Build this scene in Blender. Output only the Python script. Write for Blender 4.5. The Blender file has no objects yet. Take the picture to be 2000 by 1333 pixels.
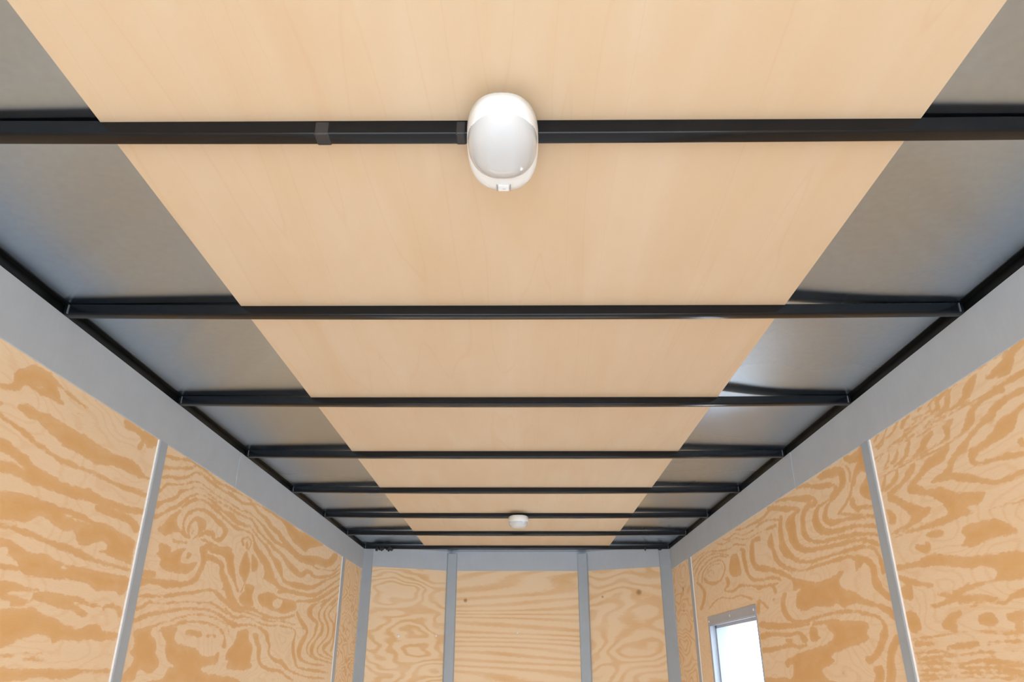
import bpy, bmesh, math, random
import numpy as np
from mathutils import Vector, Matrix

random.seed(7)
scene = bpy.context.scene
COL = scene.collection
CAM_H = 1.27                      # camera height above the trailer floor

# ---------------------------------------------------------------- camera
f_px, pitch, yaw, roll = 1435.65, 0.4204, -0.0097, -0.0022
cd = bpy.data.cameras.new('camera')
cd.sensor_width = 36.0
cd.lens = f_px / 2000.0 * 36.0
cd.clip_start = 0.02
cam = bpy.data.objects.new('camera', cd)
COL.objects.link(cam)
r_ = Vector((math.cos(yaw), -math.sin(yaw), 0))
h_ = Vector((math.sin(yaw), math.cos(yaw), 0))
zz = Vector((0, 0, 1))
fwd = h_ * math.cos(pitch) + zz * math.sin(pitch)
up0 = -h_ * math.sin(pitch) + zz * math.cos(pitch)
R_ = r_ * math.cos(roll) - up0 * math.sin(roll)
U_ = r_ * math.sin(roll) + up0 * math.cos(roll)
m = Matrix((R_, U_, -fwd)).transposed().to_4x4()
m.translation = Vector((0, 0, CAM_H))
cam.matrix_world = m
scene.camera = cam

# ---------------------------------------------------------------- world, sun, daylight through the open rear
w = bpy.data.worlds.new('sky')
scene.world = w
w.use_nodes = True
nt = w.node_tree
bg = nt.nodes['Background']
bg.inputs[0].default_value = (0.86, 0.93, 1.0, 1)
bg.inputs[1].default_value = 5.8

def area(name, loc, rot, sx, sy, power, color=(1, 1, 1)):
    l = bpy.data.lights.new(name, 'AREA')
    l.shape = 'RECTANGLE'; l.size = sx; l.size_y = sy
    l.energy = power; l.color = color
    o = bpy.data.objects.new(name, l); COL.objects.link(o)
    o.location = loc; o.rotation_euler = rot
    return o
# daylight entering the wide-open rear of the trailer
area('daylight_rear_opening', (0, -1.55, 0.75), (math.radians(97), 0, 0), 2.0, 1.5, 3, (0.97, 0.98, 1.0))

sl = bpy.data.lights.new('sun', 'SUN'); sl.energy = 12.5; sl.angle = math.radians(4); sl.color = (0.96, 0.98, 1.0)
sun = bpy.data.objects.new('sun', sl); COL.objects.link(sun)
SUN_EL = 15.5                     # low sun straight in through the open rear, falling on the floor
sun.rotation_euler = (math.radians(90 - SUN_EL), 0, math.radians(1.5))

scene.view_settings.view_transform = 'Standard'
scene.view_settings.look = 'None'
scene.view_settings.gamma = 1.0
scene.view_settings.use_curve_mapping = False
scene.view_settings.exposure = -0.04
scene.cycles.max_bounces = 12
scene.cycles.diffuse_bounces = 8
scene.cycles.glossy_bounces = 6
scene.cycles.sample_clamp_indirect = 8.0

# ---------------------------------------------------------------- helpers
def tag(o, label=None, cat=None, group=None, kind=None):
    if label: o['label'] = label
    if cat: o['category'] = cat
    if group: o['group'] = group
    if kind: o['kind'] = kind
    return o

def empty(name, loc, label, cat, group=None):
    o = bpy.data.objects.new(name, None); COL.objects.link(o)
    o.location = loc; o.empty_display_size = 0.05
    return tag(o, label, cat, group)

def link(name, bm, mat, parent=None, smooth=False, loc=None):
    me = bpy.data.meshes.new(name)
    bmesh.ops.recalc_face_normals(bm, faces=bm.faces)
    bm.to_mesh(me); bm.free()
    if smooth:
        for p in me.polygons: p.use_smooth = True
    if mat: me.materials.append(mat)
    o = bpy.data.objects.new(name, me); COL.objects.link(o)
    if parent: o.parent = parent
    if loc: o.location = loc
    return o

def bx(bm, x0, x1, y0, y1, z0, z1, bev=0.0):
    vs = [bm.verts.new((x, y, z)) for x in (x0, x1) for y in (y0, y1) for z in (z0, z1)]
    q = [(0,1,3,2),(4,6,7,5),(0,4,5,1),(2,3,7,6),(0,2,6,4),(1,5,7,3)]
    fs = [bm.faces.new([vs[i] for i in f]) for f in q]
    if bev > 0:
        es = list({e for f in fs for e in f.edges})
        bmesh.ops.bevel(bm, geom=es, offset=bev, segments=2, affect='EDGES', profile=0.5)

def box(name, x0, x1, y0, y1, z0, z1, mat, parent=None, bev=0.0):
    bm = bmesh.new(); bx(bm, x0, x1, y0, y1, z0, z1, bev)
    return link(name, bm, mat, parent)

def prism(name, prof, axis_pts, mat, parent=None):
    """a closed profile [(u,v)...] placed at each (origin, udir, vdir) and skinned"""
    bm = bmesh.new(); rings = []
    for o, u, v in axis_pts:
        rings.append([bm.verts.new(Vector(o) + Vector(u) * a + Vector(v) * b) for a, b in prof])
    n = len(prof)
    for r0, r1 in zip(rings, rings[1:]):
        for i in range(n):
            bm.faces.new((r0[i], r0[(i+1) % n], r1[(i+1) % n], r1[i]))
    bm.faces.new(rings[0]); bm.faces.new(rings[-1][::-1])
    return link(name, bm, mat, parent)

# ---------------------------------------------------------------- materials
def new_mat(name):
    m = bpy.data.materials.new(name); m.use_nodes = True
    return m, m.node_tree, m.node_tree.nodes['Principled BSDF']

def N(nt, typ, **kw):
    n = nt.nodes.new(typ)
    for k, v in kw.items(): setattr(n, k, v)
    return n

def mapping(nt, scale, loc=(0, 0, 0)):
    tc = N(nt, 'ShaderNodeTexCoord'); mp = N(nt, 'ShaderNodeMapping')
    mp.inputs['Scale'].default_value = scale; mp.inputs['Location'].default_value = loc
    nt.links.new(tc.outputs['Object'], mp.inputs['Vector'])
    return mp.outputs['Vector']

def noise(nt, vec, scale, detail=3, rough=0.5, dist=0.0):
    n = N(nt, 'ShaderNodeTexNoise')
    n.inputs['Scale'].default_value = scale; n.inputs['Detail'].default_value = detail
    n.inputs['Roughness'].default_value = rough; n.inputs['Distortion'].default_value = dist
    nt.links.new(vec, n.inputs['Vector'])
    return n.outputs['Fac']

def math_(nt, op, a, b=None, c=None):
    n = N(nt, 'ShaderNodeMath', operation=op)
    for i, v in enumerate((a, b, c)):
        if v is None: continue
        if isinstance(v, (int, float)): n.inputs[i].default_value = v
        else: nt.links.new(v, n.inputs[i])
    return n.outputs[0]

def maprange(nt, v, a, b, c, d, smooth=False):
    n = N(nt, 'ShaderNodeMapRange')
    if smooth: n.interpolation_type = 'SMOOTHSTEP'
    nt.links.new(v, n.inputs['Value'])
    for k, x in zip(('From Min', 'From Max', 'To Min', 'To Max'), (a, b, c, d)): n.inputs[k].default_value = x
    return n.outputs['Result']

def mixc(nt, fac, a, b, mode='MIX'):
    n = N(nt, 'ShaderNodeMix', data_type='RGBA', blend_type=mode)
    if isinstance(fac, (int, float)): n.inputs['Factor'].default_value = fac
    else: nt.links.new(fac, n.inputs['Factor'])
    for key, v in ((6, a), (7, b)):
        if isinstance(v, tuple): n.inputs[key].default_value = (*v, 1)
        else: nt.links.new(v, n.inputs[key])
    return n.outputs[2]

def bump(nt, h, strength, dist, bsdf):
    b = N(nt, 'ShaderNodeBump'); b.inputs['Strength'].default_value = strength
    b.inputs['Distance'].default_value = dist
    nt.links.new(h, b.inputs['Height']); nt.links.new(b.outputs['Normal'], bsdf.inputs['Normal'])

PLY_L = (0.88, 0.725, 0.53)
PLY_D = (0.74, 0.46, 0.20)

def wall_ply(name):
    """fir plywood: dark latewood bands stored per vertex as a distance ('grain'), roughened here"""
    m, nt, b = new_mat(name)
    at = N(nt, 'ShaderNodeAttribute', attribute_name='grain')
    v = mapping(nt, (1, 1, 3.0))
    n1 = noise(nt, v, 42, 4, 0.6)
    v2 = mapping(nt, (1, 1, 2.2))
    n2 = noise(nt, v2, 11, 3, 0.5)
    s = math_(nt, 'ADD', at.outputs['Fac'], math_(nt, 'MULTIPLY', math_(nt, 'SUBTRACT', n1, 0.5), 0.016))
    s = math_(nt, 'ADD', s, math_(nt, 'MULTIPLY', math_(nt, 'SUBTRACT', n2, 0.5), 0.012))
    dark = maprange(nt, s, -0.0028, 0.0022, 0, 1, True)
    var = noise(nt, mapping(nt, (1, 1, 5)), 3.2, 3, 0.5)
    fine = noise(nt, mapping(nt, (1, 1, 14)), 60, 2, 0.5)
    light = mixc(nt, var, (PLY_L[0]*1.02, PLY_L[1]*1.03, PLY_L[2]*1.05), (PLY_L[0]*.97, PLY_L[1]*.93, PLY_L[2]*.86))
    dk = mixc(nt, var, (PLY_D[0]*1.05, PLY_D[1]*1.12, PLY_D[2]*1.2), (PLY_D[0]*.96, PLY_D[1]*.9, PLY_D[2]*.85))
    # faint secondary rings inside the pale wood, and latewood that deepens away from its jagged edge
    ring = noise(nt, mapping(nt, (1, .8, 2.4)), 2.6, 2, 0.5)
    rl = math_(nt, 'PINGPONG', math_(nt, 'ADD', math_(nt, 'MULTIPLY', ring, 16.0), math_(nt, 'MULTIPLY', n1, 0.5)), 0.5)
    light = mixc(nt, maprange(nt, rl, 0.28, 0.48, 0, 0.22, True), light, dk)
    core = maprange(nt, s, 0.0, 0.022, 0.80, 1.0)
    patch = maprange(nt, n2, 0.30, 0.52, 0.86, 1.0)
    dark = math_(nt, 'MULTIPLY', dark, math_(nt, 'MULTIPLY', core, patch))
    c = mixc(nt, dark, light, dk)
    c = mixc(nt, maprange(nt, fine, 0.3, 0.8, 0.0, 0.16), c, (0.60, 0.36, 0.18))
    nt.links.new(c, b.inputs['Base Color'])
    b.inputs['Roughness'].default_value = 0.62
    b.inputs['Specular IOR Level'].default_value = 0.25
    bump(nt, fine, 0.12, 0.002, b)
    return m

def swirl_ply(name, kx, kz, warp, bands, seed, contrast, knots=(), zk=.42):
    """plywood face with procedural contour grain, for the panels around the nose"""
    m, nt, b = new_mat(name)
    v = mapping(nt, (kx, kx, kz), (seed, seed * .7, seed * 1.3))
    big = noise(nt, v, warp, 2, 0.45)
    tc = N(nt, 'ShaderNodeTexCoord'); sp = N(nt, 'ShaderNodeSeparateXYZ')
    nt.links.new(tc.outputs['Object'], sp.inputs[0])
    fld = math_(nt, 'ADD', math_(nt, 'MULTIPLY', big, bands), math_(nt, 'MULTIPLY', sp.outputs['Z'], bands * zk))
    jag = noise(nt, mapping(nt, (1, 1, 3)), 34, 3, 0.6)
    fld = math_(nt, 'ADD', fld, math_(nt, 'MULTIPLY', jag, 0.35))
    fr = math_(nt, 'PINGPONG', fld, 0.5)
    dark = maprange(nt, fr, 0.16, 0.42, 0, 1, True)
    var = noise(nt, mapping(nt, (1, 1, 3)), 2.6, 3, 0.5)
    lo = mixc(nt, var, PLY_L, (PLY_L[0]*.95, PLY_L[1]*.88, PLY_L[2]*.78))
    c = mixc(nt, math_(nt, 'MULTIPLY', dark, math_(nt, 'MULTIPLY', maprange(nt, var, .35, .7, .45, 1), contrast)), lo, PLY_D)
    for (kxp, kyp, kzp, kr) in knots:
        d = N(nt, 'ShaderNodeVectorMath', operation='DISTANCE')
        nt.links.new(tc.outputs['Object'], d.inputs[0]); d.inputs[1].default_value = (kxp, kyp, kzp)
        c = mixc(nt, maprange(nt, d.outputs['Value'], kr * .3, kr, 0.75, 0, True), c, (0.34, 0.15, 0.05))
    nt.links.new(c, b.inputs['Base Color'])
    b.inputs['Roughness'].default_value = 0.6
    b.inputs['Specular IOR Level'].default_value = 0.25
    return m

def ceiling_ply():
    m, nt, b = new_mat('birch_ceiling_plywood')
    a1 = noise(nt, mapping(nt, (5.0, 0.55, 1)), 2.2, 4, 0.55, 0.6)
    a2 = noise(nt, mapping(nt, (2.6, 1.1, 1), (3, 1, 0)), 3.0, 4, 0.6, 0.3)
    fine = noise(nt, mapping(nt, (60, 9, 1)), 6, 2, 0.6)
    ln = noise(nt, mapping(nt, (1.6, 0.07, 1), (0, 4, 0)), 3.4, 2, 0.5, 0.5)
    fr = math_(nt, 'PINGPONG', math_(nt, 'MULTIPLY', ln, 7.0), 0.5)
    line = maprange(nt, fr, 0.0, 0.05, 1, 0, True)
    c = mixc(nt, maprange(nt, a1, .3, .7, 0, 1), (0.655, 0.562, 0.435), (0.625, 0.51, 0.365))
    c = mixc(nt, maprange(nt, a2, .45, .75, 0, 0.5), c, (0.62, 0.48, 0.325))
    c = mixc(nt, maprange(nt, fine, .35, .75, 0, 0.22), c, (0.66, 0.52, 0.37))
    c = mixc(nt, math_(nt, 'MULTIPLY', line, 0.22), c, (0.60, 0.43, 0.28))
    nt.links.new(c, b.inputs['Base Color'])
    b.inputs['Roughness'].default_value = 0.55
    b.inputs['Specular IOR Level'].default_value = 0.3
    return m

def sheet_metal(name, base, rough, bumpy, metallic=1.0):
    m, nt, b = new_mat(name)
    n1 = noise(nt, mapping(nt, (1, 1, 1)), 1.6, 2, 0.4)
    n2 = noise(nt, mapping(nt, (1, 1, 1)), 60, 3, 0.6)
    c = mixc(nt, maprange(nt, n2, .3, .7, 0, 1), base, tuple(x * 0.93 for x in base))
    nt.links.new(c, b.inputs['Base Color'])
    b.inputs['Metallic'].default_value = metallic
    nt.links.new(maprange(nt, n1, .3, .7, rough * .85, rough * 1.15), b.inputs['Roughness'])
    b.inputs['Anisotropic'].default_value = 1.0      # rolled sheet: reflections smear across the trailer
    tg = N(nt, 'ShaderNodeCombineXYZ'); tg.inputs[0].default_value = 1.0
    nt.links.new(tg.outputs[0], b.inputs['Tangent'])
    if bumpy: bump(nt, noise(nt, mapping(nt, (1, 1.6, 1)), 2.3, 1, 0.3), bumpy, 0.05, b)
    return m

def painted_grey(name, base, rough=0.5):
    m, nt, b = new_mat(name)
    n1 = noise(nt, mapping(nt, (1, 1, 1)), 9, 4, 0.6)
    n2 = noise(nt, mapping(nt, (1, 1, .2)), 90, 2, 0.6)
    c = mixc(nt, maprange(nt, n1, .3, .7, 0, 1), base, tuple(x * 0.93 for x in base))
    c = mixc(nt, maprange(nt, n2, .3, .7, 0, .3), c, tuple(x * 0.88 for x in base))
    nt.links.new(c, b.inputs['Base Color'])
    b.inputs['Roughness'].default_value = rough
    b.inputs['Specular IOR Level'].default_value = 0.4
    return m

def plain(name, col, rough=0.5, spec=0.5, metallic=0.0, coat=0.0):
    m, nt, b = new_mat(name)
    n1 = noise(nt, mapping(nt, (1, 1, 1)), 30, 3, 0.6)
    c = mixc(nt, n1, col, tuple(x * 0.92 for x in col))
    nt.links.new(c, b.inputs['Base Color'])
    b.inputs['Roughness'].default_value = rough
    b.inputs['Specular IOR Level'].default_value = spec
    b.inputs['Metallic'].default_value = metallic
    b.inputs['Coat Weight'].default_value = coat
    return m

M_WALL = wall_ply('fir_wall_plywood')
M_CEIL = ceiling_ply()
M_ROOF = sheet_metal('galvanised_roof_sheet', (0.46, 0.57, 0.70), 0.26, 0.04)
M_TRIM = painted_grey('grey_trim', (0.47, 0.54, 0.62), 0.5)
M_STRIP = painted_grey('grey_seam_strip', (0.39, 0.465, 0.55), 0.42)
M_BOW = plain('black_painted_steel', (0.005, 0.007, 0.010), 0.15, 0.27)
M_RAIL = plain('dark_rail_steel', (0.004, 0.0045, 0.005), 0.3, 0.15)
M_WHITE = plain('white_lamp_plastic', (0.82, 0.91, 1.0), 0.3, 0.5)
M_LENS = plain('frosted_lens_plastic', (0.58, 0.655, 0.74), 0.10, 0.6, 0, 0.6)
M_CLIP = plain('pale_clip_metal', (0.25, 0.27, 0.30), 0.3, 0.5, 0.5)
M_LIP = plain('lip_painted_highlight', (0.80, 0.84, 0.90), 0.3, 0.5)  # lip colour lightened to paint the highlight along each strip's near edge
M_SCREW = plain('screw_painted_glint', (0.9, 0.92, 0.95), 0.3, 0.5, 0.0)  # base whitened so screw heads show as painted glints of reflected light
M_TAPE = plain('charcoal_tape', (0.03, 0.032, 0.036), 0.45, 0.4)
M_SEAL = plain('black_sealant', (0.015, 0.015, 0.017), 0.5, 0.4)
M_SLOT = plain('dark_slot', (0.35, 0.36, 0.38), 0.6)
M_FLOOR = painted_grey('grey_rubber_floor', (0.55, 0.57, 0.60), 0.7)
M_SKIN = plain('wall_skin_aluminium', (0.6, 0.62, 0.65), 0.5, 0.5, 0.3)
M_FRAME = painted_grey('aluminium_window_frame', (0.40, 0.46, 0.56), 0.35)
M_GROUND = plain('pale_concrete_yard', (0.78, 0.77, 0.75), 0.9, 0.2)
GRAIN = {
 'L1': [
  (1,[1404,559,1424,578,1447,595,1482,596,1514,597,1538,586,1554,571,1565,557,1583,549,1550,546,1527,547,1497,542,1469,545,1438,548,1428,531,1402,518,1365,512,1361,522,1400,531,1405,546]),
  (-1,[1465,559,1483,562,1503,558,1487,554]),
  (1,[1523,586,1560,580,1602,573,1632,569,1671,570,1674,574,1637,577,1610,583,1566,587,1529,594]),
  (1,[1634,546,1664,550,1665,555,1635,551]),
  (1,[1435,498,1466,511,1507,509,1559,515,1620,511,1684,510,1763,508,1831,505,1900,511,1973,503,2008,491,2042,489,1978,477,1909,477,1828,472,1763,456,1728,459,1672,464,1632,462,1589,470,1548,477,1508,487,1465,486]),
  (1,[1385,458,1426,455,1468,449,1516,439,1564,434,1623,425,1685,428,1759,431,1829,429,1906,427,1971,430,2035,432,2041,446,1976,447,1910,441,1834,441,1762,442,1687,438,1628,438,1568,442,1521,447,1474,458,1430,462,1389,468]),
  (1,[1408,416,1431,425,1463,417,1511,411,1529,400,1576,393,1645,388,1715,390,1794,387,1853,386,1893,380,1758,366,1676,361,1618,362,1565,358,1513,359,1471,362,1434,358,1426,376,1457,384,1490,382,1511,382,1474,391,1440,397,1415,401]),
  (1,[1843,595,1881,600,2042,603,2042,585,1996,568,1970,575,1959,551,1938,552,1948,576,1909,585,1863,581]),
  (1,[1381,477,1394,482,1391,489,1377,486]),
  (1,[1449,322,1521,335,1597,336,1664,334,1746,337,1813,329,1895,333,1959,322,2024,318,2031,285,2028,255,1958,257,1898,263,1862,265,1898,277,1878,291,1824,276,1801,269,1762,273,1742,290,1697,285,1650,290,1629,299,1589,295,1560,280,1522,279,1469,276]),
  (-1,[1687,321,1752,321,1805,319,1755,317]),
  (1,[1476,259,1539,257,1604,252,1676,247,1745,244,1810,237,1892,235,1965,234,2034,237,2034,244,1966,246,1894,248,1814,251,1749,258,1678,261,1607,264,1540,267,1476,263]),
  (1,[1745,375,1813,372,1885,374,1962,377,2040,392,2037,403,1962,396,1890,392,1821,393,1753,396]),
  (1,[1809,357,1893,353,1966,353,2016,337,2040,354,1980,371,1899,372,1814,371]),
  (1,[1487,236,1522,239,1562,233,1594,226,1665,230,1720,219,1798,219,1889,220,2034,223,2042,187,2003,173,1977,181,1897,172,1866,181,1812,188,1729,186,1636,179,1594,183,1560,204,1526,208,1529,223,1493,223]),
  (-1,[1724,211,1752,214,1753,210,1731,208]),
  (1,[1510,183,1572,187,1571,193,1508,191]),
  (1,[1522,158,1575,161,1615,156,1660,158,1658,152,1590,148,1561,140,1596,135,1647,130,1609,116,1581,117,1577,125,1534,129]),
  (1,[1667,154,1732,155,1827,154,1869,145,1923,142,1912,138,1858,141,1808,140,1838,129,1874,119,1853,110,1818,119,1757,124,1710,129,1672,132,1641,133]),
  (1,[1943,134,1972,141,2007,132,2022,121,2043,124,2029,145,1969,151,1936,140]),
  (1,[1546,103,1596,112,1652,119,1687,110,1744,102,1807,90,1857,86,1903,98,1945,94,1963,84,2035,84,2033,70,1958,64,1891,65,1869,58,1797,59,1756,50,1745,63,1695,67,1658,60,1624,50,1617,45,1573,42]),
  (1,[1583,20,1647,21,1644,26,1581,25]),
  (1,[1663,27,1728,27,1727,31,1661,32]),
  (1,[1672,17,1745,15,1743,18,1671,20]),
  (1,[1600,-20,1680,-23,1754,-18,1839,-22,1901,-11,2033,-11,2029,-3,1895,-2,1830,-4,1746,-1,1671,-1,1592,3]),
 ],
 'L2': [
  (1,[2104,568,2154,573,2211,584,2267,599,2304,601,2345,597,2403,595,2449,590,2498,583,2577,587,2672,589,2680,599,2584,597,2507,592,2459,597,2412,603,2354,606,2309,607,2268,608,2209,595,2154,584,2105,576]),
  (1,[2103,533,2168,545,2223,559,2282,575,2319,596,2314,598,2274,583,2218,570,2165,556,2102,543]),
  (1,[2104,505,2157,518,2213,527,2269,547,2323,572,2362,578,2403,574,2457,570,2512,568,2585,566,2680,567,2690,580,2595,577,2522,578,2468,580,2415,585,2367,587,2317,577,2261,553,2208,536,2154,527,2100,511]),
  (1,[2110,462,2129,478,2151,496,2208,510,2264,524,2320,544,2369,551,2410,549,2464,544,2543,541,2625,541,2696,540,2701,545,2629,546,2548,547,2470,550,2417,556,2372,556,2318,547,2262,527,2207,513,2146,500,2117,481,2094,466]),
  (1,[2115,419,2141,438,2189,456,2232,475,2252,495,2296,513,2340,529,2383,536,2432,533,2494,528,2574,524,2657,523,2704,521,2710,527,2663,529,2580,530,2500,533,2438,539,2386,541,2338,533,2290,518,2236,501,2213,480,2176,464,2128,444,2093,427]),
  (1,[2110,386,2145,403,2187,424,2242,448,2286,474,2324,499,2373,515,2417,519,2475,514,2538,507,2605,499,2672,493,2712,489,2728,500,2688,506,2618,510,2550,516,2485,523,2422,526,2371,521,2315,503,2271,479,2226,455,2173,430,2133,409,2094,397]),
  (1,[2274,453,2311,474,2353,490,2398,499,2451,499,2504,494,2561,489,2614,478,2676,471,2724,467,2736,477,2688,480,2628,487,2574,497,2518,505,2462,511,2400,510,2345,498,2297,479,2265,455]),
  (1,[2246,439,2202,415,2178,393,2144,371,2154,360,2204,359,2244,374,2289,383,2304,375,2342,376,2311,389,2272,393,2255,405,2252,425,2273,447]),
  (1,[2357,377,2321,392,2307,409,2314,429,2336,447,2378,463,2430,471,2482,468,2538,459,2592,451,2623,441,2613,427,2586,410,2539,407,2536,403,2596,399,2646,423,2668,450,2622,468,2560,474,2501,483,2434,485,2370,472,2321,452,2297,430,2292,407,2312,388,2353,375]),
  (1,[2361,377,2334,393,2333,411,2356,434,2388,450,2436,454,2469,443,2469,427,2442,408,2416,388,2381,376,2407,392,2412,412,2398,428,2376,432,2357,415,2352,396,2366,380]),
  (1,[2376,390,2385,403,2373,403,2367,390]),
  (1,[2421,383,2459,401,2499,408,2531,412,2541,407,2560,412,2547,426,2493,421,2442,408,2415,384]),
  (1,[2414,377,2471,383,2542,378,2622,374,2720,382,2721,397,2628,389,2551,390,2473,392,2413,380]),
  (1,[2246,351,2275,347,2315,350,2350,360,2347,363,2313,358,2280,360,2248,356]),
  (1,[2167,321,2202,321,2236,314,2252,328,2212,335,2170,333]),
  (1,[2168,322,2227,329,2253,319,2305,336,2349,342,2327,320,2328,302,2382,302,2426,314,2453,311,2429,289,2381,269,2307,264,2249,264,2196,273,2195,290,2164,301,2173,311]),
  (1,[2387,317,2396,334,2365,334,2364,317]),
  (1,[2447,362,2463,336,2473,316,2460,289,2441,267,2400,252,2330,244,2262,238,2196,236,2137,231,2093,229,2102,208,2142,215,2197,217,2267,218,2339,228,2416,238,2474,259,2500,287,2515,317,2521,344,2496,371]),
  (1,[2107,231,2178,237,2172,254,2102,247]),
  (1,[2480,364,2557,359,2652,359,2685,347,2736,323,2777,300,2806,306,2782,334,2746,364,2697,399,2564,380,2493,381]),
  (1,[2507,329,2567,332,2636,326,2643,302,2677,278,2733,261,2777,233,2824,215,2858,225,2821,243,2776,272,2733,295,2688,311,2672,340,2580,349,2513,349]),
  (1,[2099,176,2158,181,2234,188,2309,196,2394,208,2462,218,2509,226,2606,238,2656,226,2722,212,2840,189,2864,202,2747,225,2681,241,2608,249,2502,235,2455,225,2387,217,2303,204,2231,194,2154,191,2095,183]),
  (1,[2108,143,2150,153,2178,167,2241,171,2344,180,2432,189,2522,193,2606,200,2682,191,2757,179,2857,166,2868,176,2765,185,2690,197,2607,206,2520,197,2431,193,2341,185,2240,175,2174,172,2137,161,2097,152]),
  (1,[2109,110,2147,121,2197,132,2257,142,2329,152,2413,164,2505,172,2607,175,2701,168,2775,150,2863,133,2888,153,2791,161,2710,175,2609,182,2503,180,2406,174,2320,163,2246,154,2183,145,2131,131,2095,119]),
  (1,[2340,128,2422,146,2512,157,2615,158,2711,150,2785,137,2816,115,2827,116,2796,140,2717,156,2617,164,2510,162,2416,151,2332,135]),
  (1,[2113,91,2167,104,2245,118,2336,132,2324,125,2248,111,2227,99,2225,88,2256,78,2269,56,2273,40,2301,21,2302,4,2263,-12,2224,-9,2196,-3,2182,-12,2168,-33,2099,-32,2103,-16,2138,6,2148,24,2118,39,2140,56,2124,79]),
  (1,[2277,97,2349,111,2431,127,2522,134,2625,134,2699,127,2752,114,2779,96,2770,70,2811,69,2798,97,2767,118,2709,134,2627,142,2519,144,2421,137,2337,120,2267,105]),
  (1,[2284,104,2372,117,2390,109,2377,88,2400,71,2470,67,2556,57,2607,40,2706,41,2749,52,2756,35,2738,12,2631,5,2628,-7,2781,-21,2953,-33,2963,-57,2271,-44,2348,-24,2372,2,2422,5,2363,21,2331,46,2328,69,2300,85]),
  (1,[2456,97,2519,95,2578,94,2582,107,2519,114,2453,109]),
  (1,[2633,93,2669,103,2695,97,2703,103,2666,109,2619,102]),
  (1,[2568,590,2627,590,2736,593,2856,594,2862,600,2743,601,2633,598,2577,599]),
  (1,[2891,594,3056,594,3202,591,3316,593,3332,607,3218,604,3068,605,2896,599]),
  (1,[2579,568,2633,569,2704,565,2780,565,2860,582,2902,572,2952,562,3037,554,3105,534,3202,526,3261,512,3335,497,3435,481,3578,468,3728,473,3904,488,4130,501,4297,554,4341,598,4235,595,4173,561,4099,542,3920,533,3736,510,3615,497,3490,507,3393,522,3310,532,3244,547,3146,554,3069,570,2976,576,2924,584,2867,592,2785,578,2716,577,2644,581,2586,578]),
  (1,[3253,595,3380,610,3515,594,3679,612,3848,612,3995,600,3743,548,3683,521,3578,524,3461,533,3374,553,3319,578]),
  (1,[2594,542,2670,540,2752,539,2833,547,2900,543,2984,532,3043,518,3111,501,3186,488,3302,486,3435,480,3540,465,3683,467,3806,475,3906,468,4129,485,4310,506,4414,553,4394,554,4293,512,4129,492,3913,476,3815,482,3691,477,3564,479,3464,496,3323,501,3213,505,3145,516,3072,531,2998,539,2908,549,2837,552,2755,543,2675,544,2597,545]),
  (1,[2598,528,2675,524,2748,521,2831,524,2881,524,2930,507,2986,494,3064,483,3129,474,3213,458,3297,449,3381,425,3496,403,3648,394,3751,428,3794,427,3902,420,4090,441,4261,473,4425,526,4405,529,4232,481,4075,456,3915,439,3827,447,3725,447,3644,424,3559,432,3441,448,3332,465,3241,471,3152,485,3082,493,3005,503,2955,517,2897,533,2837,531,2754,528,2683,531,2604,534]),
  (1,[2605,506,2658,502,2723,489,2811,490,2872,496,2947,481,3022,466,3099,451,3160,428,3226,406,3278,384,3336,364,3423,344,3613,345,3789,353,3927,376,4125,428,4306,469,4431,506,4416,509,4283,475,4097,436,3893,390,3784,379,3623,372,3443,361,3370,373,3351,400,3298,429,3188,439,3126,461,3041,475,2962,488,2886,506,2820,504,2742,503,2678,515,2614,515]),
  (1,[2614,482,2676,473,2751,468,2821,475,2894,476,2930,457,2952,429,3014,404,3074,386,3111,363,3118,346,3113,336,3198,327,3254,354,3213,384,3152,411,3074,427,2999,443,2954,463,2905,482,2825,482,2756,476,2688,481,2627,490]),
  (1,[3190,325,3248,328,3333,315,3502,315,3697,319,3921,333,4164,393,4447,475,4428,479,4132,400,3897,349,3700,335,3511,330,3356,331,3289,351,3214,356]),
  (1,[2846,428,2829,444,2863,455,2905,447,2889,416,2899,417,2921,450,2866,462,2806,444,2826,424]),
  (1,[2857,439,2868,420,2893,424,2877,443]),
  (1,[2875,410,2838,373,2825,334,2867,308,2903,298,2940,337,2936,372,2904,393]),
  (1,[2936,337,2899,295,2875,265,2887,264,2910,294,2944,337]),
  (1,[2942,409,3019,390,3022,357,2970,344,2949,367]),
  (1,[2653,366,2688,362,2695,340,2733,310,2790,288,2835,259,2858,264,2816,294,2793,323,2766,352,2751,381,2684,389]),
  (1,[2690,272,2738,248,2782,225,2852,203,2887,216,2819,236,2785,260,2736,285]),
  (1,[2916,292,3015,295,3008,259,3034,225,2916,220,2866,240,2916,268]),
  (1,[4444,445,4205,382,3980,330,3810,305,3821,298,4007,320,4239,375,4460,443]),
  (1,[4457,415,4258,361,4063,308,4105,300,4292,355,4474,412]),
  (1,[4470,382,4293,328,4331,323,4489,379]),
  (1,[2688,255,2728,246,2765,220,2833,206,2911,202,3027,207,3116,199,3228,189,3344,192,3487,203,3612,220,3598,230,3476,214,3339,205,3234,202,3128,209,3032,219,2913,213,2848,216,2804,231,2769,255,2750,274]),
  (1,[2728,222,2785,204,2862,192,2969,194,3075,189,3169,182,3281,179,3417,186,3539,186,3633,184,3637,191,3543,194,3416,194,3281,186,3174,189,3080,195,2972,200,2867,199,2800,211,2744,228]),
  (1,[2744,190,2798,177,2867,166,2942,177,3033,175,3135,165,3245,161,3377,168,3509,167,3637,161,3645,136,3620,107,3632,72,3678,37,3743,4,3901,-9,4060,-14,4341,-23,4345,-14,4063,1,3906,4,3767,12,3723,41,3685,74,3667,108,3670,136,3654,166,3513,175,3377,174,3245,167,3141,171,3038,180,2941,184,2868,174,2811,184,2756,196]),
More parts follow.
